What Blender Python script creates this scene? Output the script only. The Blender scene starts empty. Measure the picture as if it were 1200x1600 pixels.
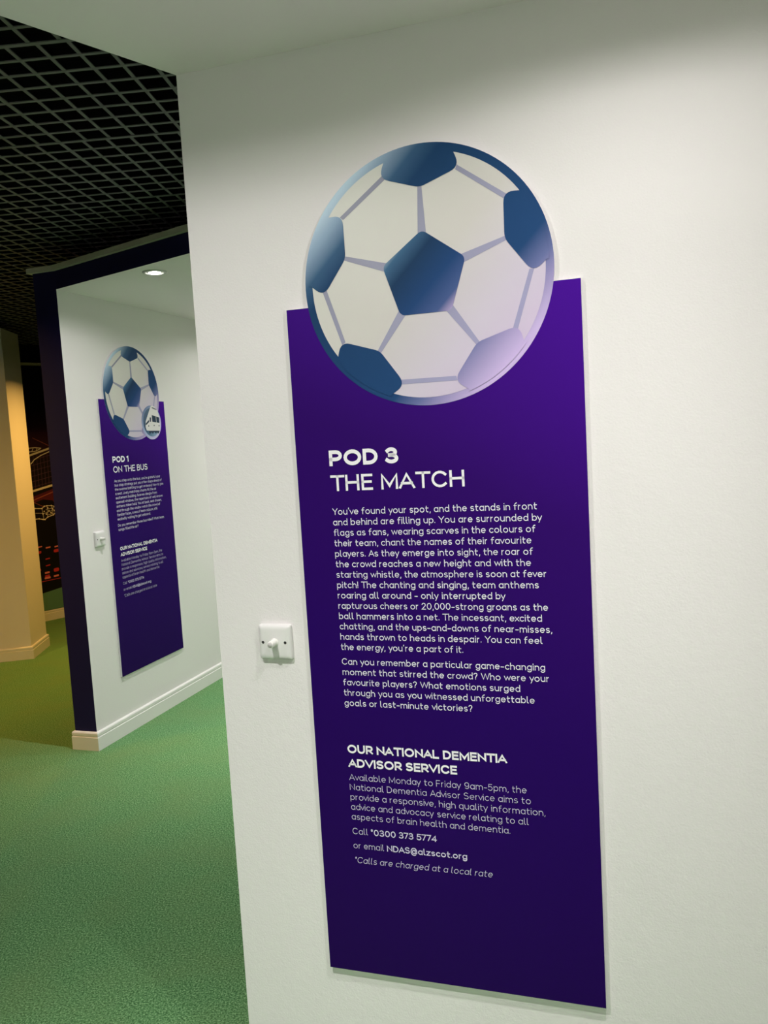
import bpy, bmesh, math, random
from mathutils import Vector, Matrix
random.seed(4)
sc = bpy.context.scene
PI = math.pi

# ------------------------------------------------------------------ camera
F_PX = 1290.67
cd = bpy.data.cameras.new('camera')
cam = bpy.data.objects.new('camera', cd)
sc.collection.objects.link(cam)
cd.sensor_fit = 'VERTICAL'
cd.sensor_height = 24.0
cd.lens = 24.0 * F_PX / 1600.0
cd.clip_start = 0.02
PITCH, ROLL = math.radians(-5.22397), math.radians(-3.30154)
fw = Vector((0, math.cos(PITCH), math.sin(PITCH)))
r0 = Vector((1, 0, 0)); up0 = r0.cross(fw)
rt = r0 * math.cos(ROLL) + up0 * math.sin(ROLL)
up = up0 * math.cos(ROLL) - r0 * math.sin(ROLL)
M = Matrix((rt, up, -fw)).transposed().to_4x4()
M.translation = Vector((0, 0, 1.65))
cam.matrix_world = M
sc.camera = cam

# ------------------------------------------------------------------ world, exposure
w = bpy.data.worlds.new('world'); sc.world = w
w.use_nodes = True
w.node_tree.nodes['Background'].inputs[0].default_value = (0.02, 0.018, 0.016, 1)
w.node_tree.nodes['Background'].inputs[1].default_value = 0.15
sc.view_settings.view_transform = 'Standard'
sc.view_settings.look = 'None'
sc.view_settings.gamma = 1
sc.view_settings.exposure = 0.0
sc.view_settings.use_curve_mapping = False

# ------------------------------------------------------------------ layout (metres)
HC = 2.525                                  # pod ceiling height
A1 = math.radians(-17.80009); A2 = math.radians(71.89594)
u1 = Vector((math.cos(A1), math.sin(A1), 0)); n1 = Vector((u1.y, -u1.x, 0))
u2 = Vector((math.cos(A2), math.sin(A2), 0)); n2 = Vector((u2.y, -u2.x, 0))
T = 0.011                                   # sign board thickness
S1 = Vector((-0.1990, 1.9509, 0)) - n1 * T  # sign lower left on the near wall
S2 = Vector((-1.5783, 4.7189, 0)) - n2 * T  # sign lower left on the far wall
E1 = S1 + u1 * -0.2463                      # free end of the near wall
C1 = S2 + u2 * -0.2546                      # free end of the far wall
HD = Vector((0.7991, -0.6011, 0))           # line of the far pod opening
SD = Vector((-0.6659, -0.7461, 0))          # line of the near pod opening
ZB = 0.341                                  # lower edge of the signs

# ------------------------------------------------------------------ lamps (power, colour)
POD_W, POD2_W, WARM_W = 0.5, 0.30, 33.0
COOL = (1.0, 0.96, 0.945); WARM = (1.0, 0.52, 0.105)
# photometric curve of the recessed lamps: (angle off straight down, relative intensity)
CURVE = [(0, 6.6), (8, 6.2), (15, 5.3), (22, 3.9), (31, 2.2), (40, 1.25), (50, 0.74), (60, 0.56), (68, 0.43), (74, 0.32), (79, 0.13), (84, 0.0), (90, 0.0)]

# ------------------------------------------------------------------ materials
def mat(name, col, rough=0.6, spec=0.5, emit=None, es=0.0):
    m = bpy.data.materials.new(name); m.use_nodes = True
    b = m.node_tree.nodes['Principled BSDF']
    b.inputs['Base Color'].default_value = (*col, 1)
    b.inputs['Roughness'].default_value = rough
    b.inputs['Specular IOR Level'].default_value = spec
    if emit:
        b.inputs['Emission Color'].default_value = (*emit, 1)
        b.inputs['Emission Strength'].default_value = es
    return m

def nd(m, t, **k):
    n = m.node_tree.nodes.new(t)
    for a, v in k.items(): setattr(n, a, v)
    return n

def wall_paint(name, col, rough=0.75, bump=0.12):
    m = mat(name, col, rough, 0.3)
    L = m.node_tree.links; b = m.node_tree.nodes['Principled BSDF']
    tc = nd(m, 'ShaderNodeTexCoord')
    no = nd(m, 'ShaderNodeTexNoise'); no.inputs['Scale'].default_value = 230; no.inputs['Detail'].default_value = 3
    n2_ = nd(m, 'ShaderNodeTexNoise'); n2_.inputs['Scale'].default_value = 55
    mx = nd(m, 'ShaderNodeMath', operation='ADD')
    bp = nd(m, 'ShaderNodeBump'); bp.inputs['Strength'].default_value = bump; bp.inputs['Distance'].default_value = 0.004
    L.new(tc.outputs['Object'], no.inputs['Vector']); L.new(tc.outputs['Object'], n2_.inputs['Vector'])
    L.new(no.outputs['Fac'], mx.inputs[0]); L.new(n2_.outputs['Fac'], mx.inputs[1])
    L.new(mx.outputs[0], bp.inputs['Height']); L.new(bp.outputs['Normal'], b.inputs['Normal'])
    return m

M_WHITE = wall_paint('white_wall_paint', (0.79, 0.762, 0.76))
M_CEIL = wall_paint('white_ceiling_paint', (0.92, 0.82, 0.87), 0.85, 0.05)
M_CREAM = wall_paint('pale_wall_paint', (0.80, 0.785, 0.755), 0.75, 0.06)
M_PURPLE = mat('dark_purple_paint', (0.010, 0.008, 0.070), 0.65, 0.2)
M_BLACK = mat('black_paint', (0.004, 0.004, 0.004), 0.9, 0.1)
M_SKIRT = mat('white_gloss_skirting', (0.80, 0.79, 0.77), 0.3, 0.5)
M_TRIM = mat('dimly_lit_white_cap', (0.62, 0.57, 0.47), 0.6, 0.3)  # white cap, with the dim warm light put into its tan colour
M_GRID = mat('dark_grey_grid', (0.155, 0.148, 0.15), 0.55, 0.4)

def carpet():
    m = mat('green_carpet', (0.1, 0.2, 0.1), 0.95, 0.1)
    L = m.node_tree.links; b = m.node_tree.nodes['Principled BSDF']
    tc = nd(m, 'ShaderNodeTexCoord')
    a = nd(m, 'ShaderNodeTexNoise'); a.inputs['Scale'].default_value = 165; a.inputs['Detail'].default_value = 5; a.inputs['Roughness'].default_value = 0.85
    r = nd(m, 'ShaderNodeValToRGB')
    r.color_ramp.elements[0].position = 0.40; r.color_ramp.elements[0].color = (0.028, 0.085, 0.028, 1)
    r.color_ramp.elements[1].position = 0.61; r.color_ramp.elements[1].color = (0.36, 0.60, 0.30, 1)
    e = r.color_ramp.elements.new(0.5); e.color = (0.100, 0.268, 0.094, 1)
    c = nd(m, 'ShaderNodeTexNoise'); c.inputs['Scale'].default_value = 3.5; c.inputs['Detail'].default_value = 3
    hs = nd(m, 'ShaderNodeMixRGB', blend_type='MIX'); hs.inputs['Color2'].default_value = (0.20, 0.28, 0.105, 1)  # yellowish patches put mixed warm light into the carpet colour
    mr = nd(m, 'ShaderNodeMapRange'); mr.inputs['From Min'].default_value = 0.4; mr.inputs['From Max'].default_value = 0.75; mr.inputs['To Max'].default_value = 0.28
    bp = nd(m, 'ShaderNodeBump'); bp.inputs['Strength'].default_value = 0.7; bp.inputs['Distance'].default_value = 0.006
    L.new(tc.outputs['Object'], a.inputs['Vector']); L.new(tc.outputs['Object'], c.inputs['Vector'])
    L.new(a.outputs['Fac'], r.inputs['Fac']); L.new(c.outputs['Fac'], mr.inputs['Value'])
    L.new(mr.outputs['Result'], hs.inputs['Fac']); L.new(r.outputs['Color'], hs.inputs['Color1'])
    L.new(hs.outputs['Color'], b.inputs['Base Color'])
    L.new(a.outputs['Fac'], bp.inputs['Height']); L.new(bp.outputs['Normal'], b.inputs['Normal'])
    return m
M_CARPET = carpet()

def gradient(name, vec, lo, hi, stops, rough=0.45, spec=0.4):
    """printed colour gradient along vec in the object's own coordinates"""
    m = mat(name, (0, 0, 0), rough, spec)
    L = m.node_tree.links; b = m.node_tree.nodes['Principled BSDF']
    tc = nd(m, 'ShaderNodeTexCoord')
    dp = nd(m, 'ShaderNodeVectorMath', operation='DOT_PRODUCT'); dp.inputs[1].default_value = vec
    mr = nd(m, 'ShaderNodeMapRange'); mr.inputs['From Min'].default_value = lo; mr.inputs['From Max'].default_value = hi
    r = nd(m, 'ShaderNodeValToRGB'); el = r.color_ramp.elements
    el[0].position = stops[0][0]; el[0].color = (*stops[0][1], 1)
    el[1].position = stops[-1][0]; el[1].color = (*stops[-1][1], 1)
    for p, c in stops[1:-1]:
        e = el.new(p); e.color = (*c, 1)
    L.new(tc.outputs['Object'], dp.inputs[0]); L.new(dp.outputs['Value'], mr.inputs['Value'])
    L.new(mr.outputs['Result'], r.inputs['Fac']); L.new(r.outputs['Color'], b.inputs['Base Color'])
    return m

def srgb(r, g, b, k=1.0):
    f = lambda v: (v / 12.92 if v <= .04045 else ((v + .055) / 1.055) ** 2.4) * k
    return (f(r / 255), f(g / 255), f(b / 255))

# ------------------------------------------------------------------ object helpers
def link(o, parent=None):
    sc.collection.objects.link(o)
    if parent: o.parent = parent
    return o

def obj(name, bm, mats, parent=None, smooth=False):
    me = bpy.data.meshes.new(name)
    bm.normal_update()
    bm.to_mesh(me); bm.free()
    for m in (mats if isinstance(mats, (list, tuple)) else [mats]): me.materials.append(m)
    if smooth:
        for p in me.polygons: p.use_smooth = True
    return link(bpy.data.objects.new(name, me), parent)

def struct(o):
    o['kind'] = 'structure'; return o

def tag(o, label, cat, group=None):
    o['label'] = label; o['category'] = cat
    if group: o['group'] = group
    return o

def empty(name, loc, rz=0.0):
    o = bpy.data.objects.new(name, None); o.empty_display_size = 0.1
    o.location = loc; o.rotation_euler = (0, 0, rz)
    return link(o)

def copy_tree(o, parent=None):
    c = o.copy(); sc.collection.objects.link(c)
    if parent: c.parent = parent
    for ch in list(o.children): copy_tree(ch, c)
    return c

def prism(bm, poly, z0, z1, mi=0):
    a = [bm.verts.new((p[0], p[1], z0)) for p in poly]
    b = [bm.verts.new((p[0], p[1], z1)) for p in poly]
    n = len(poly); fs = [bm.faces.new(a[::-1]), bm.faces.new(b)]
    for i in range(n):
        fs.append(bm.faces.new((a[i], a[(i + 1) % n], b[(i + 1) % n], b[i])))
    bmesh.ops.recalc_face_normals(bm, faces=fs)
    for f in fs: f.material_index = mi
    return fs

def plan(name, poly, z0, z1, mats, pick=None):
    """upright block over a plan polygon; pick(normal) chooses the paint of each face"""
    bm = bmesh.new(); fs = prism(bm, [(p.x, p.y) for p in poly], z0, z1)
    bm.normal_update()
    if pick:
        for f in fs: f.material_index = pick(f.normal)
    return struct(obj(name, bm, mats))

def sweep(name, path, profile, m, parent=None):
    """profile (out, z) swept along a plan path with mitred corners; 'out' is to the right of travel"""
    bm = bmesh.new(); rings = []
    for i, p in enumerate(path):
        d0 = (path[i] - path[i - 1]).normalized() if i else None
        d1 = (path[i + 1] - path[i]).normalized() if i < len(path) - 1 else None
        d0 = d0 or d1; d1 = d1 or d0
        a = Vector((d0.y, -d0.x, 0)); b = Vector((d1.y, -d1.x, 0))
        o = (a + b) / (1 + a.dot(b))
        rings.append([bm.verts.new((p.x + o.x * q[0], p.y + o.y * q[0], q[1])) for q in profile])
    n = len(profile)
    for i in range(len(rings) - 1):
        for k in range(n):
            bm.faces.new((rings[i][k], rings[i + 1][k], rings[i + 1][(k + 1) % n], rings[i][(k + 1) % n]))
    bm.faces.new(rings[0]); bm.faces.new(rings[-1][::-1])
    bmesh.ops.recalc_face_normals(bm, faces=bm.faces[:])
    return obj(name, bm, m, parent)

def lathe(bm, prof, n=40, mi=0):
    """profile (r, z) turned about local Z"""
    rings = []
    for r, z in prof:
        rings.append([bm.verts.new((0, 0, z))] if r < 1e-6 else
                     [bm.verts.new((r * math.cos(2 * PI * i / n), r * math.sin(2 * PI * i / n), z)) for i in range(n)])
    for a, b in zip(rings, rings[1:]):
        for i in range(n):
            j = (i + 1) % n
            q = [a[0]] if len(a) == 1 else [a[i], a[j]]
            s = [b[0]] if len(b) == 1 else [b[j], b[i]]
            f = bm.faces.new(q + s); f.material_index = mi
    bmesh.ops.recalc_face_normals(bm, faces=bm.faces[:])

# ------------------------------------------------------------------ structure
floor_bm = bmesh.new()
prism(floor_bm, [(-7.5, -3.2), (4.2, -3.2), (4.2, 11.5), (-7.5, 11.5)], -0.06, 0.0)
struct(obj('floor', floor_bm, M_CARPET))

TOP = 2.62
WT = 0.143
# near pod: sign wall, second wall, back wall, ceiling
K1 = E1 + u1 * 2.6
N1 = E1 + SD * 2.6
wd = Vector((0.4115, -0.9114, 0)); Q1 = N1 + wd * 2.6
pick1 = lambda n: 0 if n.dot(n1) > 0.9 else 1
plan('wall_right', [E1, K1, K1 - n1 * WT, E1 - n1 * WT], 0, TOP, [M_WHITE, M_PURPLE], pick1)
wl = Vector((-0.9114, -0.4115, 0))
plan('wall_rear', [N1, Q1, Q1 + wl * WT, N1 + wl * WT], 0, TOP, [M_WHITE, M_PURPLE], lambda n: 0 if n.dot(wl) < -0.9 else 1)
bd = Vector((0.7461, -0.6659, 0))
plan('wall_behind', [Q1, K1, K1 + bd * WT, Q1 + bd * WT], 0, TOP, [M_WHITE, M_PURPLE], lambda n: 0 if n.dot(bd) < -0.9 else 1)
pickc = lambda n: 0 if n.z < -0.9 else 1
plan('ceiling', [E1, K1, Q1, N1], HC, TOP, [M_CEIL, M_PURPLE], pickc)

# far pod
J1 = C1 + u2 * 3.0
H2 = C1 + HD * 2.6
rd = Vector((0.8290, 0.5592, 0)); G2 = H2 + rd * 3.0
pick2 = lambda n: 0 if n.dot(n2) > 0.9 else 1
plan('wall_centre', [C1, J1, J1 - n2 * WT, C1 - n2 * WT], 0, TOP, [M_WHITE, M_PURPLE], pick2)
ro = Vector((0.5592, -0.8290, 0))
plan('wall_beyond', [H2, G2, G2 + ro * WT, H2 + ro * WT], 0, TOP, [M_WHITE, M_PURPLE], lambda n: 0 if n.dot(ro) < -0.9 else 1)
bo = (G2 - J1).normalized(); bo = Vector((-bo.y, bo.x, 0))
plan('wall_inner', [J1, G2, G2 + bo * WT, J1 + bo * WT], 0, TOP, [M_WHITE, M_PURPLE], lambda n: 0 if n.dot(bo) < -0.9 else 1)
plan('ceiling', [C1, J1, G2, H2], HC, TOP, [M_CEIL, M_PURPLE], pickc)

# skirting: rounded top bead, step, flat face
SK = [(0, 0), (0.016, 0), (0.016, 0.074), (0.0125, 0.077), (0.0125, 0.080), (0.0145, 0.083), (0.0145, 0.096), (0.012, 0.101), (0.007, 0.1045), (0, 0.105)]
PE = C1 - n2 * WT                            # outer corner of the far wall's end
struct(sweep('baseboard_centre', [PE + u2 * 3.0, PE, C1, J1], SK, M_SKIRT))
struct(sweep('baseboard_right', [E1 - n1 * WT, E1, K1], SK, M_SKIRT))
# white cap along the top of the far pod, turning the corner of the wall end
CAP = [(-0.05, TOP), (0.022, TOP), (0.022, TOP + 0.026), (-0.05, TOP + 0.026)]
struct(sweep('trim_1', [PE + u2 * 3.0, PE, C1, H2], CAP, M_TRIM))

# end of the pale wall on the left
B0 = Vector((-2.9530, 6.6690, 0)); bdv = Vector((-0.1046, 0.9945, 0)); bl = Vector((-0.9735, -0.2290, 0))
B1 = B0 + bdv * 0.42
plan('wall_left', [B0, B1, B1 + bl * 1.3, B0 + bl * 1.3], 0, 2.68, M_CREAM)
struct(sweep('baseboard_left', [B0 + bl * 1.3, B0, B1, B1 + bl * 1.3], SK, M_SKIRT))

# dark wall behind the mural, outer wall of the hall, void above the grid
m0 = Vector((-3.4517, 8.1585, 0)); md = Vector((0.6478, 0.7618, 0)); mn = Vector((md.y, -md.x, 0))
m0 = m0 - mn * 0.016
plan('wall_back', [m0 - md * 3.5 - mn * 0.012, m0 + md * 2.6 - mn * 0.012, m0 + md * 2.6 - mn * 0.2, m0 - md * 3.5 - mn * 0.2], 0, 3.4, M_BLACK)
struct(sweep('baseboard_back', [m0 - md * 3.0 - mn * 0.012, m0 + md * 2.4 - mn * 0.012], [(q[0] + 0.012 if q[0] else 0, q[1]) for q in SK], M_SKIRT))
plan('wall_outer', [Vector((-7.5, -3.2, 0)), Vector((-7.3, -3.2, 0)), Vector((-7.3, 11.5, 0)), Vector((-7.5, 11.5, 0))], 0, 3.4, M_PURPLE)
bmv = bmesh.new(); prism(bmv, [(-7.5, -3.2), (4.2, -3.2), (4.2, 11.5), (-7.5, 11.5)], 3.4, 3.46)
struct(obj('ceiling', bmv, M_BLACK))

# open-cell grid ceiling
def grid_ceiling():
    bm = bmesh.new()
    g0 = Vector((-1.0712, 3.0385, 0)); ga = math.radians(-4.9)
    ex = Vector((math.cos(ga), math.sin(ga), 0)); ey = Vector((-ex.y, ex.x, 0))
    P = 0.0870; Z0, Z1 = 2.75, 2.772
    def bar(a, b, w_, z0=Z0, z1=Z1):
        d = (b - a).normalized(); s = Vector((-d.y, d.x, 0)) * w_ / 2
        prism(bm, [(a - s)[:2], (b - s)[:2], (b + s)[:2], (a + s)[:2]], z0, z0 + 0.003, 0)
        s = s * 0.5
        prism(bm, [(a - s)[:2], (b - s)[:2], (b + s)[:2], (a + s)[:2]], z0 + 0.0031, z1, 1)  # black web puts the shade of the blade sides into the colour
    i0, i1, j0, j1 = -60, 28, -40, 62
    for i in range(i0, i1 + 1):
        mn_ = i % 8 == 0
        # panels of neighbouring rows are offset a little, as fitted
        for k in range(j0 // 8, j1 // 8 + 1):
            off = 0 if mn_ else (0.010 if k % 2 else -0.006)
            a = g0 + ex * (i * P + off) + ey * max(j0, k * 8) * P; b = g0 + ex * (i * P + off) + ey * min(j1, k * 8 + 8) * P
            if (b - a).length > 0.01: bar(a, b, 0.0145 if mn_ else 0.0115, Z0 - (0.001 if mn_ else 0))
    for j in range(j0, j1 + 1):
        mn_ = j % 8 == 0
        bar(g0 + ex * i0 * P + ey * j * P, g0 + ex * i1 * P + ey * j * P, 0.0145 if mn_ else 0.0115, Z0 - (0.002 if mn_ else 0.0005), Z1 + 0.001)
    return struct(obj('ceiling_grid', bm, [M_GRID, M_BLACK]))
grid_ceiling()

# ------------------------------------------------------------------ lettering: monoline strokes
def A(cx, cy, rx, ry, a0, a1):
    n = max(3, int(abs(a1 - a0) / 18))
    return [(cx + rx * math.cos(math.radians(a0 + (a1 - a0) * i / n)), cy + ry * math.sin(math.radians(a0 + (a1 - a0) * i / n))) for i in range(n + 1)]
O_ = A(.5, .35, .5, .35, 90, 450)
o_ = A(.5, .25, .5, .25, 90, 450)
G = {   # glyph: (ink width in em, strokes with x in 0..1 of that width and y in em)
 'A': (.60, [[(0, 0), (.5, .7), (1, 0)], [(.15, .21), (.85, .21)]]),
 'B': (.45, [[(0, 0), (0, .7)], [(0, .7), (.55, .7)] + A(.58, .54, .36, .16, 90, -90) + [(0, .38)], [(.55, .38)] + A(.6, .19, .4, .19, 90, -90) + [(0, 0)]]),
 'C': (.56, [A(.55, .35, .55, .35, 42, 318)]),
 'D': (.52, [[(0, 0), (0, .7), (.35, .7)] + A(.38, .35, .62, .35, 90, -90) + [(0, 0)]]),
 'E': (.40, [[(1, .7), (0, .7), (0, 0), (1, 0)], [(0, .365), (.9, .365)]]),
 'F': (.40, [[(1, .7), (0, .7), (0, 0)], [(0, .345), (.9, .345)]]),
 'H': (.52, [[(0, 0), (0, .7)], [(1, 0), (1, .7)], [(0, .36), (1, .36)]]),
 'I': (.0, [[(0, 0), (0, .7)]]),
 'L': (.38, [[(0, .7), (0, 0), (1, 0)]]),
 'M': (.64, [[(0, 0), (0, .7), (.5, .12), (1, .7), (1, 0)]]),
 'N': (.53, [[(0, 0), (0, .7), (1, 0), (1, .7)]]),
 'O': (.66, [O_]),
 'P': (.45, [[(0, 0), (0, .7), (.5, .7)] + A(.52, .49, .48, .21, 90, -90) + [(0, .28)]]),
 'R': (.46, [[(0, 0), (0, .7), (.5, .7)] + A(.52, .49, .48, .21, 90, -90) + [(0, .28)], [(.45, .28), (1, 0)]]),
 'S': (.46, [A(.5, .53, .47, .17, 35, 255) + A(.5, .18, .5, .18, 80, -145)]),
 'T': (.54, [[(0, .7), (1, .7)], [(.5, .7), (.5, 0)]]),
 'U': (.52, [[(0, .7), (0, .26)] + A(.5, .26, .5, .26, 180, 360) + [(1, .7)]]),
 'V': (.60, [[(0, .7), (.5, 0), (1, .7)]]),
 'W': (.88, [[(0, .7), (.25, 0), (.5, .7), (.75, 0), (1, .7)]]),
 'Y': (.56, [[(0, .7), (.5, .32), (1, .7)], [(.5, .32), (.5, 0)]]),
 'a': (.43, [o_, [(1, .5), (1, 0)]]),
 'b': (.43, [[(0, .72), (0, 0)], o_]),
 'c': (.37, [A(.6, .25, .6, .25, 48, 312)]),
 'd': (.43, [[(1, .72), (1, 0)], o_]),
 'e': (.44, [[(.02, .255), (1, .255)] + A(.5, .25, .5, .25, 3, 312)]),
 'f': (.27, [A(1.0, .56, .65, .16, 85, 180) + [(.35, 0)], [(0, .47), (.95, .47)]]),
 'g': (.43, [o_, [(1, .5), (1, -.03)] + A(.5, -.03, .5, .17, 0, -150)]),
 'h': (.40, [[(0, .72), (0, 0)], [(0, .22)] + A(.5, .27, .5, .23, 180, 0) + [(1, 0)]]),
 'i': (.0, [[(0, .5), (0, 0)], [(0, .672), (0, .688)]]),
 'j': (.12, [[(1, .5), (1, -.1)] + A(.2, -.1, .8, .1, 0, -90), [(1, .652), (1, .668)]]),
 'k': (.38, [[(0, .72), (0, 0)], [(.95, .5), (.05, .2)], [(.35, .3), (1, 0)]]),
 'l': (.12, [[(0, .72), (0, .12)] + A(1, .12, 1, .12, 180, 270)]),
 'm': (.70, [[(0, .5), (0, 0)], [(0, .22)] + A(.25, .28, .25, .22, 180, 0) + [(.5, 0)], [(.5, .22)] + A(.75, .28, .25, .22, 180, 0) + [(1, 0)]]),
 'n': (.40, [[(0, .5), (0, 0)], [(0, .22)] + A(.5, .27, .5, .23, 180, 0) + [(1, 0)]]),
 'o': (.46, [o_]),
 'p': (.43, [[(0, .5), (0, -.2)], o_]),
 'q': (.43, [[(1, .5), (1, -.2)], o_]),
 'r': (.21, [[(0, .5), (0, 0)], [(0, .2)] + A(.95, .24, .95, .26, 180, 95)]),
 's': (.34, [A(.5, .375, .46, .125, 40, 262) + A(.5, .125, .5, .125, 78, -140)]),
 't': (.27, [[(.3, .66), (.3, .13)] + A(.85, .13, .55, .13, 180, 275), [(0, .48), (1, .48)]]),
 'u': (.40, [[(0, .5), (0, .23)] + A(.5, .23, .5, .23, 180, 360), [(1, .5), (1, 0)]]),
 'v': (.42, [[(0, .5), (.5, 0), (1, .5)]]),
 'w': (.66, [[(0, .5), (.25, 0), (.5, .5), (.75, 0), (1, .5)]]),
 'x': (.40, [[(0, .5), (1, 0)], [(0, 0), (1, .5)]]),
 'y': (.42, [[(0, .5), (.52, 0)], [(1, .5), (.3, -.2)]]),
 'z': (.36, [[(0, .5), (1, .5), (0, 0), (1, 0)]]),
 '0': (.46, [O_]),
 '1': (.18, [[(0, .6), (1, .7), (1, 0)]]),
 '2': (.42, [A(.48, .5, .46, .2, 160, -28) + [(0, 0), (1, 0)]]),
 '3': (.43, [A(.46, .535, .44, .165, 150, -85) + [(.3, .37)], [(.4, .37)] + A(.47, .185, .53, .185, 88, -150)]),
 '4': (.48, [[(.78, 0), (.78, .7), (0, .17), (1, .17)]]),
 '5': (.42, [[(.92, .7), (.14, .7), (.08, .38)] + A(.46, .225, .54, .225, 115, -150)]),
 '7': (.42, [[(0, .7), (1, .7), (.32, 0)]]),
 '9': (.45, [A(.5, .48, .5, .22, 0, 360) + A(.5, .22, .5, .22, 0, -135)]),
 '.': (.0, [[(0, .02), (0, .03)]]),
 ',': (.04, [[(1, .045), (0, -.075)]]),
 "'": (.03, [[(.6, .69), (0, .58)]]),
 '!': (.0, [[(0, .7), (0, .2)], [(0, .02), (0, .03)]]),
 '?': (.34, [A(.48, .53, .5, .17, 165, -60) + [(.45, .19)], [(.45, .02), (.45, .03)]]),
 '-': (.28, [[(0, .26), (1, .26)]]),
 '*': (.13, [[(.5, .68), (.5, .48)], [(.05, .63), (.95, .53)], [(.05, .53), (.95, .63)]]),
 '@': (.66, [A(.5, .24, .25, .19, 90, 450), [(.75, .43), (.75, .15)] + A(.875, .15, .125, .09, 180, 360) + [(1, .25)] + A(.5, .26, .5, .4, 0, 300)]),
}
DIAG = set('AVWYvwxyT7')

def ribbon(bm, pts, wd_, fn, lo, hi, clamp_x=None):
    q = [pts[0]]
    for p in pts[1:]:
        if math.hypot(p[0] - q[-1][0], p[1] - q[-1][1]) > 1e-5: q.append(p)
    if len(q) < 2: return
    closed = math.hypot(q[0][0] - q[-1][0], q[0][1] - q[-1][1]) < 1e-4
    if closed: q = q[:-1]
    n = len(q); h = wd_ / 2
    def unit(a, b):
        d = math.hypot(b[0] - a[0], b[1] - a[1]); return ((b[0] - a[0]) / d, (b[1] - a[1]) / d)
    if not closed:
        d = unit(q[1], q[0]); q[0] = (q[0][0] + d[0] * h, q[0][1] + d[1] * h)
        d = unit(q[-2], q[-1]); q[-1] = (q[-1][0] + d[0] * h, q[-1][1] + d[1] * h)
    Ls, Rs = [], []
    for i in range(n):
        d0 = unit(q[i - 1], q[i]) if (i or closed) else unit(q[0], q[1])
        d1 = unit(q[i], q[(i + 1) % n]) if (i < n - 1 or closed) else d0
        a = (-d0[1], d0[0]); b = (-d1[1], d1[0])
        k = 1 + a[0] * b[0] + a[1] * b[1]
        k = max(k, 0.30)
        o = ((a[0] + b[0]) / k * h, (a[1] + b[1]) / k * h)
        cl = lambda y: min(max(y, lo), hi)
        Ls.append(bm.verts.new(fn(q[i][0] + o[0], cl(q[i][1] + o[1]))))
        Rs.append(bm.verts.new(fn(q[i][0] - o[0], cl(q[i][1] - o[1]))))
    for i in range(n if closed else n - 1):
        j = (i + 1) % n
        try: bm.faces.new((Rs[i], Rs[j], Ls[j], Ls[i]))
        except ValueError: pass

def text_line(bm, runs, x0, base, em, depth, fit=None, slant=0.0, track=1.0):
    """runs: [(text, weight)]; set flat in the local XZ plane at y=depth, scaled to end at x=fit"""
    items = []; x = 0.0; prev = None; end = 0.0
    for text, wt in runs:
        gap = (.118 - (wt - .08) * .45) * track
        for ch in text:
            if ch == ' ':
                x += .33; prev = None; continue
            wg, st = G[ch]
            wi = wg * (1 + max(0, wt - .09) * 1.3) + wt
            g = gap * (.35 if (ch in DIAG or prev in DIAG) else 1)
            if prev is not None: x += g
            elif x > 0: x += gap * .5
            items.append((ch, x, wi, wt)); x += wi; end = x; prev = ch
    sx = ((fit - x0) / (end * em)) if fit else 1.0
    for ch, gx, wi, wt in items:
        wg, st = G[ch]
        caps = ch.isupper() or ch.isdigit()
        h = wt / 2
        zs = [(-.2, -.2 + h), (0, h), (.7, .7 - h)] if caps else [(-.2, -.2 + h), (0, h), (.5, .5 - h), (.72, .72 - h)]
        if ch in "'*!?-.,@": zs = [(-.2, -.2), (0, h if ch in '!?.' else 0), (.7, .7 - (h if ch in '!?' else 0))]
        def my(y):
            for (a, b), (c, d) in zip(zs, zs[1:]):
                if y <= c or (c, d) == zs[-1]: return b + (y - a) * (d - b) / (c - a)
        lo, hi = (0, .7) if caps else (-.2, .72)
        if ch in 'acemnorsuvwxz': lo, hi = 0, .5
        if ch in 'gpqy': hi = .5
        if ch == '@': lo, hi = -.2, .7
        fn = lambda X, Y: (x0 + (X + slant * Y) * em * sx, depth, base + Y * em)
        for s in st:
            pts = [(gx + h + (px * (wi - wt)), my(py)) for px, py in s]
            ribbon(bm, pts, wt, fn, lo, hi)

# ------------------------------------------------------------------ signs
W_S, H_S = 0.6660, 1.6122
BX, BZ, BR = 0.3325, 1.6530, 0.2808
K_ = 1.22                                     # print colours are read off under the pod light
ONE = (0.7071, 0, -0.7071)                    # upper left to lower right
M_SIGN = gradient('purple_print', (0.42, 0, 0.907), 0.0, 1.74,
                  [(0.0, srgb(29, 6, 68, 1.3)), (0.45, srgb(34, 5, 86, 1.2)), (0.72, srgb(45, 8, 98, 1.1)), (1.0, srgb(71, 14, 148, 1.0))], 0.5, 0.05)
M_EDGE = mat('white_board_edge', (0.82, 0.80, 0.84), 0.5, 0.4)
NAVY = srgb(24, 56, 92, K_)
t0 = lambda v: (v + 1) / 2
M_RIM = gradient('navy_print', ONE, -BR, BR,
                 [(t0(-.98), srgb(176, 196, 212, K_)), (t0(-.86), srgb(134, 156, 180, K_)), (t0(-.70), srgb(52, 84, 116, K_)), (t0(-.56), NAVY),
                  (t0(.45), srgb(30, 64, 108, K_)), (t0(.62), srgb(96, 104, 150, K_)), (t0(.78), srgb(150, 140, 182, K_)), (t0(.95), srgb(186, 166, 210, K_))], 0.5, 0.08)
M_PENT = gradient('navy_centre_print', ONE, -.36 * BR, .36 * BR,
                  [(0.0, srgb(150, 170, 185, K_)), (.12, srgb(58, 92, 124, K_)), (.30, srgb(24, 52, 84, K_)), (.62, srgb(30, 62, 108, K_)), (.86, srgb(66, 84, 132, K_)), (1.0, srgb(176, 158, 196, K_))], 0.5, 0.08)
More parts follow.
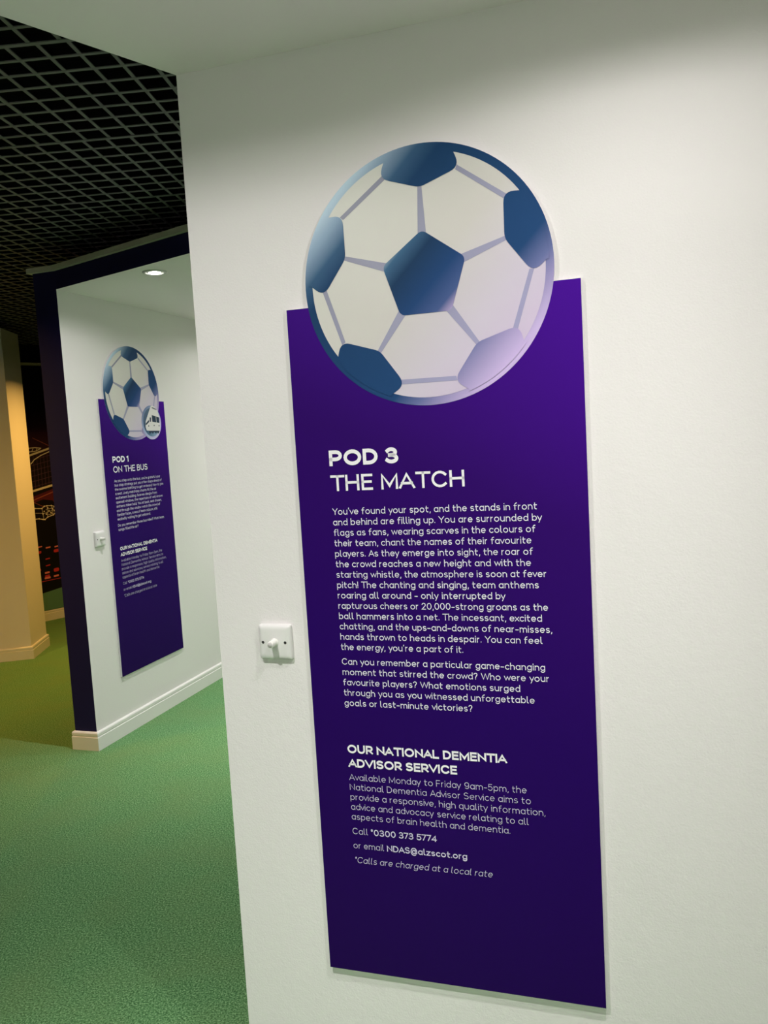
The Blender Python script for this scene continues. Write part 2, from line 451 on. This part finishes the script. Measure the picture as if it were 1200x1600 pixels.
M_PANEL = gradient('ivory_print', ONE, -BR, BR,
                   [(0.0, srgb(204, 204, 196, 1.05)), (.5, srgb(206, 202, 198, 1.0)), (.78, srgb(208, 198, 216, 1.0)), (1.0, srgb(206, 188, 218, 1.0))], 0.45, 0.4)
M_SEAM = gradient('lilac_grey_print', ONE, -BR, BR, [(0.0, srgb(118, 120, 136, K_)), (.5, srgb(138, 138, 162, K_)), (1.0, srgb(150, 146, 184, K_))], 0.45, 0.4)
M_TXT = mat('white_lettering', (0.92, 0.90, 0.95), 0.5, 0.3)
M_TXTB = mat('lilac_white_lettering', (0.84, 0.81, 0.93), 0.5, 0.3)
M_TXTL = mat('thin_lilac_lettering', (0.70, 0.64, 0.85), 0.5, 0.3)

def flat(bm, poly, y, mi=0):
    vs = [bm.verts.new((p[0], y, p[1])) for p in poly]
    f = bm.faces.new(vs); f.material_index = mi
    bm.normal_update()
    if f.normal.y > 0: f.normal_flip()
    return f

def slab(bm, poly, y0, y1, edge=1):
    """board cut to an outline in local XZ; face material 0, edges material `edge`"""
    a = [bm.verts.new((p[0], y0, p[1])) for p in poly]; b = [bm.verts.new((p[0], y1, p[1])) for p in poly]
    fs = [bm.faces.new(a), bm.faces.new(b[::-1])]; n = len(poly)
    for i in range(n):
        f = bm.faces.new((a[i], a[(i + 1) % n], b[(i + 1) % n], b[i])); f.material_index = edge; fs.append(f)
    bmesh.ops.recalc_face_normals(bm, faces=fs)

def circ(cx, cz, r, n=96, a0=0, a1=360):
    k = n if a1 - a0 == 360 else n + 1
    return [(cx + r * math.cos(math.radians(a0 + (a1 - a0) * i / n)), cz + r * math.sin(math.radians(a0 + (a1 - a0) * i / n))) for i in range(k)]

def rounded(poly, rad, idx=None, n=6):
    out = []; m = len(poly)
    for i, p in enumerate(poly):
        r = rad[i] if isinstance(rad, (list, tuple)) else rad
        if not r: out.append(p); continue
        P = Vector(p); a = (Vector(poly[i - 1]) - P).normalized() * r; b = (Vector(poly[(i + 1) % m]) - P).normalized() * r
        for k in range(n + 1):
            t = k / n; q = P + a * (1 - t) ** 2 + b * t ** 2
            out.append((q.x, q.y))
    return out

def rot(p, deg):
    c, s = math.cos(math.radians(deg)), math.sin(math.radians(deg))
    return (p[0] * c - p[1] * s, p[0] * s + p[1] * c)

def sc_(poly): return [(p[0] * BR, p[1] * BR) for p in poly]

def football(parent):
    fe = bpy.data.objects.new('football_emblem', None); link(fe, parent); fe.location = (BX, 0, BZ)
    bm = bmesh.new(); slab(bm, circ(0, 0, BR, 128), -T - 0.0006, 0.0)
    obj('ball_disc', bm, [M_RIM, M_EDGE], fe)
    bm = bmesh.new(); flat(bm, circ(0, 0, BR * .938, 128), -T - 0.0010)
    obj('ball_panels', bm, M_PANEL, fe)
    for k in range(5):
        bm = bmesh.new()
        flat(bm, sc_([rot(p, 72 * k) for p in [(-.034, .31), (.034, .31), (.016, .69), (-.016, .69)]]), -T - 0.0014)
        obj('ball_seam', bm, M_SEAM, fe)
        bm = bmesh.new()
        flat(bm, sc_([rot(p, 72 * k) for p in [(.287, .765), (.300, .798), (.702, .506), (.676, .478)]]), -T - 0.0014)
        obj('ball_seam', bm, M_SEAM, fe)
    for k in range(5):
        bm = bmesh.new()
        arc = circ(0, 0, .965, 12, 73, 107)
        p = rounded([(-.272, .912), (-.325, .782), (0, .672), (.325, .782), (.272, .912)], [0, .085, .045, .085, 0]) + arc
        flat(bm, sc_([rot(q, 72 * k) for q in p]), -T - 0.0018)
        obj('ball_patch', bm, M_RIM, fe)
    bm = bmesh.new()
    flat(bm, sc_(rounded([rot((0, .352), 72 * k) for k in range(5)], .045)), -T - 0.0018)
    obj('ball_patch', bm, M_PENT, fe)
    return fe

LIGHT, BODY, MED, BOLD = .056, .084, .092, .165
def lettering(name, lines, m, parent, slant=0):
    bm = bmesh.new()
    for runs, base, em, fit, sl in lines:
        text_line(bm, runs, 0.0828, base, em, -T - 0.0008, fit, sl)
    bmesh.ops.recalc_face_normals(bm, faces=bm.faces[:])
    for f in bm.faces:
        if f.normal.y > 0: f.normal_flip()
    return obj(name, bm, m, parent)

def service_text(parent, z, dz):
    """the advisor service block; z = heading baseline, dz its line pitch"""
    lettering('service_heading', [([('OUR NATIONAL DEMENTIA', BOLD * .95)], z, .0300, .4670, 0), ([('ADVISOR SERVICE', BOLD * .95)], z - .0348, .0300, .3498, 0)], M_TXT, parent)
    y = z - .0672
    L = [('Available Monday to Friday 9am-5pm, the', .5080), ('National Dementia Advisor Service aims to', .5165), ('provide a responsive, high quality information,', .5480),
         ('advice and advocacy service relating to all', .5096), ('aspects of brain health and dementia.', .4667)]
    rows = [([(s, LIGHT)], y - i * .0247, .0222, f, 0) for i, (s, f) in enumerate(L)]
    lettering('service_text', rows, M_TXTL, parent); rows = []
    rows.append(([('Call ', LIGHT), ('*0300 373 5774', MED * 1.15)], y - .1355, .0222, .2925, 0))
    rows.append(([('or email ', LIGHT), ('NDAS@alzscot.org', MED * 1.2)], y - .1715, .0222, .3635, 0))
    rows.append(([('*Calls are charged at a local rate', LIGHT)], y - .2085, .0222, .4205, .20))
    for r in rows: lettering('contact_line', [r], M_TXTL, parent)

def make_sign(loc, rz, pod, title, title_fit, body, para, y_para, y_service, label):
    s = empty('information_sign', loc, rz)
    tag(s, label, 'sign', 'pod information signs')
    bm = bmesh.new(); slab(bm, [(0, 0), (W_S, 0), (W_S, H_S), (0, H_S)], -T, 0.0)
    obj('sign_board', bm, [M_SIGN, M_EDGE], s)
    fe = football(s)
    lettering('sign_heading', [([(pod[0], BOLD)], 1.2470, .0520, pod[1], 0)], M_TXT, s)
    lettering('sign_title', [([(title, .108)], 1.1885, .0530, title_fit, 0)], M_TXT, s)
    rows = [([(t, BODY)], 1.1330 - i * .0248, .0222, f, 0) for i, (t, f) in enumerate(body)]
    lettering('sign_text', rows, M_TXTB, s)
    rows = [([(t, BODY)], y_para - i * .0252, .0222, f, 0) for i, (t, f) in enumerate(para)]
    lettering('sign_text', rows, M_TXTB, s)
    service_text(s, y_service, 0)
    return s, fe

body3 = [("You've found your spot, and the stands in front", .5570), ('and behind are filling up. You are surrounded by', .5670), ('flags as fans, wearing scarves in the colours of', .5515),
         ('their team, chant the names of their favourite', .5420), ('players. As they emerge into sight, the roar of', .5440), ('the crowd reaches a new height and with the', .5390),
         ('starting whistle, the atmosphere is soon at fever', .5715), ('pitch! The chanting and singing, team anthems', .5540), ('roaring all around - only interrupted by', .4800),
         ('rapturous cheers or 20,000-strong groans as the', .5720), ('ball hammers into a net. The incessant, excited', .5580), ('chatting, and the ups-and-downs of near-misses,', .5790),
         ('hands thrown to heads in despair. You can feel', .5570), ("the energy, you're a part of it.", .3781)]
para3 = [('Can you remember a particular game-changing', .5605), ('moment that stirred the crowd? Who were your', .5683), ('favourite players? What emotions surged', .5036),
         ('through you as you witnessed unforgettable', .5345), ('goals or last-minute victories?', .3932)]
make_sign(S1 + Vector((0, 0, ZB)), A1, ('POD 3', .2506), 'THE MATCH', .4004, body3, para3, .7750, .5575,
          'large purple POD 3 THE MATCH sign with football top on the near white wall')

body1 = [("As you step onto the bus, you're grateful your", .555), ('bus stop strategy put you a few steps ahead of', .568), ('the swarms battling to get on board. Now to join', .582),
         ('a seat. Lively matchday chants fill the air', .500), ('excitement building. Scarves dangle from', .505), ('opened windows, the repertoire of well-known', .565),
         ('anthems taken hold. You sit back, seat chosen,', .550), ('and through the window watch the crowd of', .530), ('familiar faces, a sea of team colours, still', .495),
         ('excitedly waiting to get onboard.', .416)]
para1 = [('Do you remember those bus rides? What team', .560), ('songs filled the air?', .280)]
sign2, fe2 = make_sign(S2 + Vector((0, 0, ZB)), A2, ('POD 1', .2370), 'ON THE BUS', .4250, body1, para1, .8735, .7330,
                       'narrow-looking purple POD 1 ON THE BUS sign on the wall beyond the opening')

# round bus badge overlapping the far football
def bus_badge(parent):
    b = bpy.data.objects.new('bus_badge', None); link(b, parent); b.location = (.507, 0, 1.479)
    r = .1055
    M_BR = gradient('badge_rim_print', ONE, -r, r, [(0, srgb(96, 112, 150, K_)), (.4, srgb(150, 164, 200, K_)), (1, srgb(196, 184, 222, K_))])
    M_BI = gradient('badge_blue_print', ONE, -r, r, [(0, srgb(86, 106, 130, K_)), (.35, srgb(44, 72, 104, K_)), (.62, srgb(58, 96, 128, K_)), (.85, srgb(122, 150, 180, K_))])
    M_BW = mat('bus_white_print', (0.80, 0.77, 0.78), 0.5, 0.3)
    M_BD = mat('bus_dark_print', srgb(26, 46, 70, K_), 0.5, 0.3)
    S = lambda P: [(x * r, z * r) for x, z in P]
    bm = bmesh.new(); slab(bm, circ(0, 0, r, 64), -T - .0026, -T + .001); obj('badge_disc', bm, [M_BR, M_EDGE], b)
    bm = bmesh.new(); flat(bm, circ(0, 0, r * .84, 64), -T - .0030); obj('badge_centre', bm, M_BI, b)
    bm = bmesh.new()
    flat(bm, S([(-.34, -.44), (-.30, -.60), (.74, -.56), (.78, -.44)]), -T - .0033, 1)
    for x in (-.24, .04, .36, .6): flat(bm, circ(x * r, -.56 * r, .10 * r, 14), -T - .0034, 1)
    flat(bm, S([(.06, .99), (-.1, .78), (-.61, .06), (-.66, -.28), (-.57, -.47), (-.35, -.49), (.78, -.5), (.84, -.4), (.84, .26), (.68, .73), (.34, .95)]), -T - .0036, 0)
    flat(bm, S([(.06, .43), (.47, .36), (.47, -.0), (.07, .04)]), -T - .0040, 1)
    flat(bm, S([(.51, .35), (.81, .29), (.80, -.04), (.51, -.0)]), -T - .0040, 1)
    flat(bm, S([(-.17, .29), (-.04, .29), (-.07, .04), (-.20, .04)]), -T - .0040, 1)
    flat(bm, S([(-.63, -.08), (-.26, .16), (-.27, .02), (-.62, -.17)]), -T - .0040, 1)
    for x, z, wd_ in ((.18, .86, .09), (.30, .83, .10), (.43, .80, .08), (.55, .77, .07)):
        flat(bm, S([(x - wd_ / 2, z + .05), (x + wd_ / 2, z + .03), (x + wd_ / 2, z - .05), (x - wd_ / 2, z - .03)]), -T - .0040, 1)
    for x, z in ((-.34, -.21), (.23, -.18), (.74, -.2)): flat(bm, circ(x * r, z * r, .045 * r, 14), -T - .0040, 1)
    obj('bus_picture', bm, [M_BW, M_BD], b)
bus_badge(sign2)

# ------------------------------------------------------------------ dimmer switches
M_PLATE = mat('white_moulded_plastic', (0.74, 0.73, 0.72), 0.35, 0.5)
M_KNOB = mat('ivory_plastic_knob', (0.84, 0.83, 0.79), 0.35, 0.5)
M_TIP = mat('grey_knob_tip', (0.55, 0.54, 0.52), 0.5, 0.4)
M_HOLE = mat('dark_screw_hole', (0.03, 0.03, 0.028), 0.6, 0.3)

def make_switch(loc, rz):
    s = empty('dimmer_switch', loc, rz)
    # plate: stack of rounded squares from the wall to the front, deep curved shoulder
    prof = [(.0430, 0), (.0430, .006), (.0426, .009), (.0412, .0115), (.0385, .0135), (.0345, .0148), (.0300, .0152)]
    bm = bmesh.new(); rings = []
    for h, y in prof:
        p = rounded([(-h, -h), (h, -h), (h, h), (-h, h)], .0055, n=5)
        rings.append([bm.verts.new((q[0], -y, q[1])) for q in p])
    n = len(rings[0])
    for a, b in zip(rings, rings[1:]):
        for i in range(n): bm.faces.new((a[i], a[(i + 1) % n], b[(i + 1) % n], b[i]))
    bm.faces.new(rings[-1]); bm.faces.new(rings[0][::-1])
    bmesh.ops.recalc_face_normals(bm, faces=bm.faces[:])
    o = obj('switch_plate', bm, M_PLATE, s, True)
    mod = o.modifiers.new('edge', 'EDGE_SPLIT'); mod.split_angle = math.radians(40)
    k = bpy.data.objects.new('knob', None)
    bm = bmesh.new(); lathe(bm, [(.0105, .0150), (.0105, .0163), (.0084, .0170), (.0080, .0385), (.0074, .0397), (.0064, .0400)], 32)
    bmesh.ops.transform(bm, matrix=Matrix.Rotation(PI / 2, 4, 'X'), verts=bm.verts[:])
    kn = obj('knob', bm, M_KNOB, s, True)
    mod = kn.modifiers.new('edge', 'EDGE_SPLIT'); mod.split_angle = math.radians(40)
    bm = bmesh.new(); lathe(bm, [(.0065, .0398), (.0063, .0404), (0, .0405)], 32)
    bmesh.ops.transform(bm, matrix=Matrix.Rotation(PI / 2, 4, 'X'), verts=bm.verts[:])
    obj('knob_tip', bm, M_TIP, kn, True)
    bpy.data.objects.remove(k)
    for x in (-.0305, .0285):
        bm = bmesh.new(); lathe(bm, [(.0050, .0150), (.0050, .0155), (.0042, .0158), (.0037, .0154)], 20)
        bmesh.ops.transform(bm, matrix=Matrix.Rotation(PI / 2, 4, 'X'), verts=bm.verts[:])
        e = obj('screw_hole', bm, M_PLATE, s, True); e.location.x = x
        bm = bmesh.new(); lathe(bm, [(.0038, .01535), (0, .01535)], 20)
        bmesh.ops.transform(bm, matrix=Matrix.Rotation(PI / 2, 4, 'X'), verts=bm.verts[:])
        obj('screw', bm, M_HOLE, e)
    return s
sw = make_switch(S1 + u1 * -0.0885 + Vector((0, 0, 1.1665)), A1)
tag(sw, 'white square dimmer switch with round knob, left of the POD 3 sign', 'switch', 'dimmer switches')
sw2 = copy_tree(sw)
sw2.location = S2 + u2 * -0.0885 + Vector((0, 0, 1.1665)); sw2.rotation_euler = (0, 0, A2)
tag(sw2, 'small far white dimmer switch left of the POD 1 sign', 'switch', 'dimmer switches')

# ------------------------------------------------------------------ mural on the back wall
M_MB = gradient('mural_night_print', (0, 0, 1), 0.1, 2.54,
                [(0, srgb(6, 3, 4, 1.6)), (.42, srgb(10, 5, 6, 1.6)), (.62, srgb(22, 12, 14, 1.6)), (.73, srgb(58, 18, 50, 1.6)), (.83, srgb(14, 6, 14, 1.6)), (1, srgb(6, 4, 8, 1.6))], 0.5, 0.3)
M_ML = mat('mural_pale_line_print', srgb(250, 238, 230, 1.0), 0.5, 0.3)
M_MT = mat('mural_rose_line_print', srgb(170, 88, 84, 1.0), 0.5, 0.3)
M_MN = mat('mural_net_print', srgb(100, 68, 104, 1.0), 0.5, 0.3)
M_MR = mat('mural_red_print', srgb(200, 52, 64, 1.0), 0.5, 0.3)
M_MD = mat('mural_crimson_print', srgb(96, 30, 50, 1.0), 0.5, 0.3)
M_MP = mat('mural_pink_print', srgb(235, 130, 130, 1.0), 0.5, 0.3)
M_MG = mat('mural_turf_print', srgb(92, 138, 118, 1.0), 0.6, 0.3)
mural = empty('stadium_mural', m0 - mn * 0.0, math.atan2(md.y, md.x))
tag(mural, 'dark mural of glowing goal lines, outlined hand and red crowd lights on back wall', 'mural')
bm = bmesh.new()
prism(bm, [(-.9, -.012), (2.2, -.012), (2.2, .010), (-.9, .010)], .104, 2.542)
obj('mural_board', bm, M_MB, mural)
def mline(bm, pts, wd_, y=-.0135):
    ribbon(bm, pts, wd_, lambda X, Y: (X, y, Y), -9, 9)
def fix(bm):
    for f in bm.faces:
        f.normal_update()
        if f.normal.y > 0: f.normal_flip()
bm = bmesh.new()
flat(bm, [(-.9, .106), (2.2, .106), (2.2, .55), (.26, .318), (.03, .287), (-.2, .26), (-.9, .2)], -.0130)
obj('turf_band', bm, M_MG, mural)
bm = bmesh.new()
for i in range(-8, 22): mline(bm, [(i * .036, 1.33 + i * .008), (i * .036 + .005, 1.64 + i * .010)], .004, -.0128)
for i in range(7): mline(bm, [(-.3, 1.29 + i * .052), (.8, 1.50 + i * .055)], .004, -.0127)
fix(bm); obj('goal_net', bm, M_MN, mural)
bm = bmesh.new()
mline(bm, [(-.6, 1.49), (.009, 1.664), (.246, 1.732), (.9, 1.92)], .019, -.0140)
mline(bm, [(-.6, 1.19), (.008, 1.311), (.245, 1.360), (.9, 1.50)], .021, -.0140)
mline(bm, [(.012, 1.58), (.05, 1.62), (.119, 1.657), (.243, 1.702), (.8, 1.86)], .009, -.0141)
fix(bm); obj('goal_bar', bm, M_ML, mural)
bm = bmesh.new()
mline(bm, [(-.6, .98), (.014, 1.224), (.245, 1.296), (.9, 1.5)], .010, -.0138)
mline(bm, [(.052, 1.833), (.216, 1.748)], .007, -.0138)
mline(bm, [(.0, 1.20), (.11, 1.14)], .005, -.0138)
fix(bm); obj('light_streak', bm, M_MT, mural)
bm = bmesh.new()
flat(bm, [(-.6, 1.10), (.0, 1.255), (.245, 1.325), (.9, 1.5), (.9, 1.3), (.26, 1.10), (.20, 1.20), (.1, 1.22), (-.6, 1.02)], -.0125)
obj('crimson_glow', bm, M_MD, mural)
bm = bmesh.new()
hand = [(-.25, 1.16), (.008, 1.137), (.079, 1.130), (.105, 1.150), (.134, 1.152), (.18, 1.150), (.218, 1.135), (.234, 1.105), (.222, 1.072), (.19, 1.055), (.132, 1.040), (.100, 1.018), (.080, 1.021), (.040, 1.032), (-.25, 1.03)]
mline(bm, hand, .007, -.0142)
for a, b in (((.079, 1.13), (.09, 1.02)), ((.134, 1.15), (.132, 1.04)), ((.18, 1.15), (.19, 1.055)), ((.01, 1.09), (.10, 1.08)), ((.1, 1.08), (.22, 1.11)), ((.12, 1.115), (.215, 1.13)), ((.13, 1.06), (.22, 1.075))):
    mline(bm, [a, b], .0030, -.0143)
for p in hand + [(.10, 1.10), (.12, 1.07), (.15, 1.10), (.17, 1.08), (.19, 1.115), (.14, 1.13), (.205, 1.095), (.085, 1.075)]:
    flat(bm, circ(p[0], p[1], .0075, 8), -.0145)
fix(bm); obj('outlined_hand', bm, M_ML, mural)
bm = bmesh.new()
mline(bm, [(-.15, 1.72), (.009, 1.734), (.065, 1.737), (.126, 1.729)], .008, -.0142)
mline(bm, [(-.15, 1.66), (.012, 1.699), (.061, 1.700), (.12, 1.722)], .007, -.0142)
mline(bm, [(.03, 1.70), (.05, 1.735)], .005, -.0143); mline(bm, [(.075, 1.70), (.09, 1.735)], .005, -.0143)
fix(bm); obj('outlined_glove', bm, M_ML, mural)
def pill(bm, cx, cz, hw, hh, y=-.0140): flat(bm, rounded([(cx - hw, cz - hh), (cx + hw, cz - hh + .004), (cx + hw, cz + hh + .004), (cx - hw, cz + hh)], hh * .8, n=3), y)
bm = bmesh.new()
mline(bm, [(-.5, .40), (.009, .402), (.247, .410), (.7, .42)], .006, -.0139)
fix(bm); obj('red_line', bm, M_MR, mural)
for cx, cz, hw, hh in ((.0, .695, .03, .012), (.190, .690, .030, .015), (.09, .621, .024, .006), (.087, .554, .024, .006), (.170, .497, .028, .018), (.070, .450, .026, .010), (-.03, .62, .03, .008),
                       (-.02, .52, .03, .014), (-.09, .70, .03, .014), (-.12, .5, .03, .016), (.25, .465, .012, .028), (.31, .69, .03, .015), (.3, .5, .03, .018)):
    bm = bmesh.new(); pill(bm, cx, cz, hw, hh); fix(bm); obj('crowd_light', bm, M_MR, mural)
for cx, cz, hw, hh in ((.022, .750, .022, .006), (.105, .733, .026, .007), (.197, .732, .026, .007), (.072, .483, .026, .009), (.070, .430, .032, .010), (.163, .437, .028, .009), (.30, .735, .026, .007), (-.08, .75, .026, .007), (.25, .425, .012, .012)):
    bm = bmesh.new(); pill(bm, cx, cz, hw, hh, -.0143); fix(bm); obj('crowd_light', bm, M_MP, mural)
struct(sweep('trim_2', [m0 - md * 3.0 - mn * 0.012, m0 + md * 2.4 - mn * 0.012], [(0, 2.543), (.036, 2.543), (.036, 2.568), (0, 2.568)], M_TRIM))

# ------------------------------------------------------------------ downlights
M_RING = mat('white_metal_ring', (0.55, 0.55, 0.53), 0.35, 0.5)
M_REFL = mat('silver_reflector', (0.8, 0.8, 0.78), 0.2, 0.6)
M_LED = mat('lit_lens', (1, 1, 1), 0.5, 0.2, (1.0, 0.97, 0.86), 60.0)
M_LEDW = mat('warm_lit_lens', (1, 1, 1), 0.5, 0.2, (1.0, 0.72, 0.32), 60.0)

def make_downlight(loc):
    d = empty('downlight', loc)
    bm = bmesh.new(); lathe(bm, [(.040, .002), (.040, -.004), (.044, -.007), (.056, -.006), (.060, -.002), (.060, .002)], 40)
    obj('ring', bm, M_RING, d, True)
    bm = bmesh.new(); lathe(bm, [(.040, -.003), (.034, -.0045), (.030, -.005)], 40)
    obj('reflector', bm, M_REFL, d, True)
    bm = bmesh.new(); lathe(bm, [(.031, -.0045), (.022, -.009), (0, -.011)], 32)
    obj('lens', bm, M_LED, d, True)
    return d

IES = bpy.data.texts.new('downlight_curve')
IES.write('IESNA:LM-63-1995\nTILT=NONE\n1 -1 1 %d 1 1 2 0 0 0\n1 1 1\n%s\n0\n%s\n' % (
    len(CURVE), ' '.join('%g' % a for a, v in CURVE), ' '.join('%g' % (v * 1000) for a, v in CURVE)))

def beam(name, loc, power, col, spread=152, size=.07):
    if spread is None:                        # recessed lamp with its photometric curve
        l = bpy.data.lights.new(name, 'POINT'); l.shadow_soft_size = .018
        l.energy = power; l.color = col; l.use_nodes = True
        nt = l.node_tree; em = nt.nodes['Emission']
        ies = nt.nodes.new('ShaderNodeTexIES'); ies.mode = 'INTERNAL'; ies.ies = IES; ies.inputs['Strength'].default_value = 1.0
        nt.links.new(ies.outputs['Fac'], em.inputs['Strength'])
        o = bpy.data.objects.new(name, l); o.location = loc
        return link(o)
    l = bpy.data.lights.new(name, 'AREA'); l.shape = 'DISK'; l.size = size
    l.energy = power; l.color = col; l.spread = math.radians(spread)
    o = bpy.data.objects.new(name, l); o.location = loc
    return link(o)

d0 = make_downlight((C1 + u2 * -.092 + n2 * .664) + Vector((0, 0, HC)))
tag(d0, 'bright round downlight in the white ceiling above the POD 1 sign', 'downlight', 'recessed ceiling downlights')
spots = [(d0, d0.location.copy(), POD2_W * .92, None)]
for base, power, lab in (
        (S2 + u2 * 1.25 + n2 * .70, POD2_W * .95, 'second round downlight deeper inside the far pod'),
        (S2 + u2 * .6 + n2 * 2.1, POD2_W * 3.0, 'unseen fill downlight at the far side of the far pod'),  # unseen lamp, made strong so its bounce lifts the far pod ceiling
        (S1 + u1 * .80 + n1 * .60, POD_W * .62, 'round downlight overhead near the right of the POD 3 sign'),
        (S1 + u1 * -.20 + n1 * 1.02, POD_W * 1.30, 'round downlight overhead near the open end of the near wall'),
        (S1 + u1 * 0.0 + n1 * 2.9, POD_W * 1.1, 'unseen fill downlight added at the back of the near pod')):  # unseen lamp, added to bounce light off the rear wall
    o = copy_tree(d0); o.location = base + Vector((0, 0, HC)); spots.append((o, o.location.copy(), power, lab))
    tag(o, lab, 'downlight', 'recessed ceiling downlights')
for o, loc, power, lab in spots:
    beam('downlight_beam', loc + Vector((0, 0, -.045)), power, COOL, None)

# warm spot lamps hung under the grid in the hall
M_CAN = mat('black_spot_housing', (0.02, 0.02, 0.02), 0.5, 0.4)
def make_spot(loc, label, power, spread, aim=None):
    s = empty('spot_lamp', loc)
    q = (Vector(aim) - Vector(loc)).to_track_quat('-Z', 'Y') if aim else Vector((0, 0, -1)).to_track_quat('-Z', 'Y')
    s.rotation_euler = q.to_euler()
    tag(s, label, 'spotlight', 'warm hall spotlights')
    bm = bmesh.new(); lathe(bm, [(.006, .075), (.006, .045), (.042, .045), (.045, .04), (.045, -.045), (.040, -.045), (.040, -.02), (0, -.02)], 28)
    obj('housing', bm, M_CAN, s, True)
    bm = bmesh.new(); lathe(bm, [(.039, -.030), (0, -.033)], 24)
    obj('lens', bm, M_LEDW, s)
    b = beam('spot_beam', Vector(loc) + q @ Vector((0, 0, -.050)), power, WARM, spread, .06)
    b.rotation_euler = q.to_euler()
make_spot((-2.06, 6.97, 2.68), 'black spotlight hung by the grid behind the far pod', WARM_W, 138)
make_spot((-4.00, 3.40, 2.68), 'black spotlight hung by the grid left of the pale wall end', WARM_W * .54, 84, (-2.35, 5.6, 0.3))
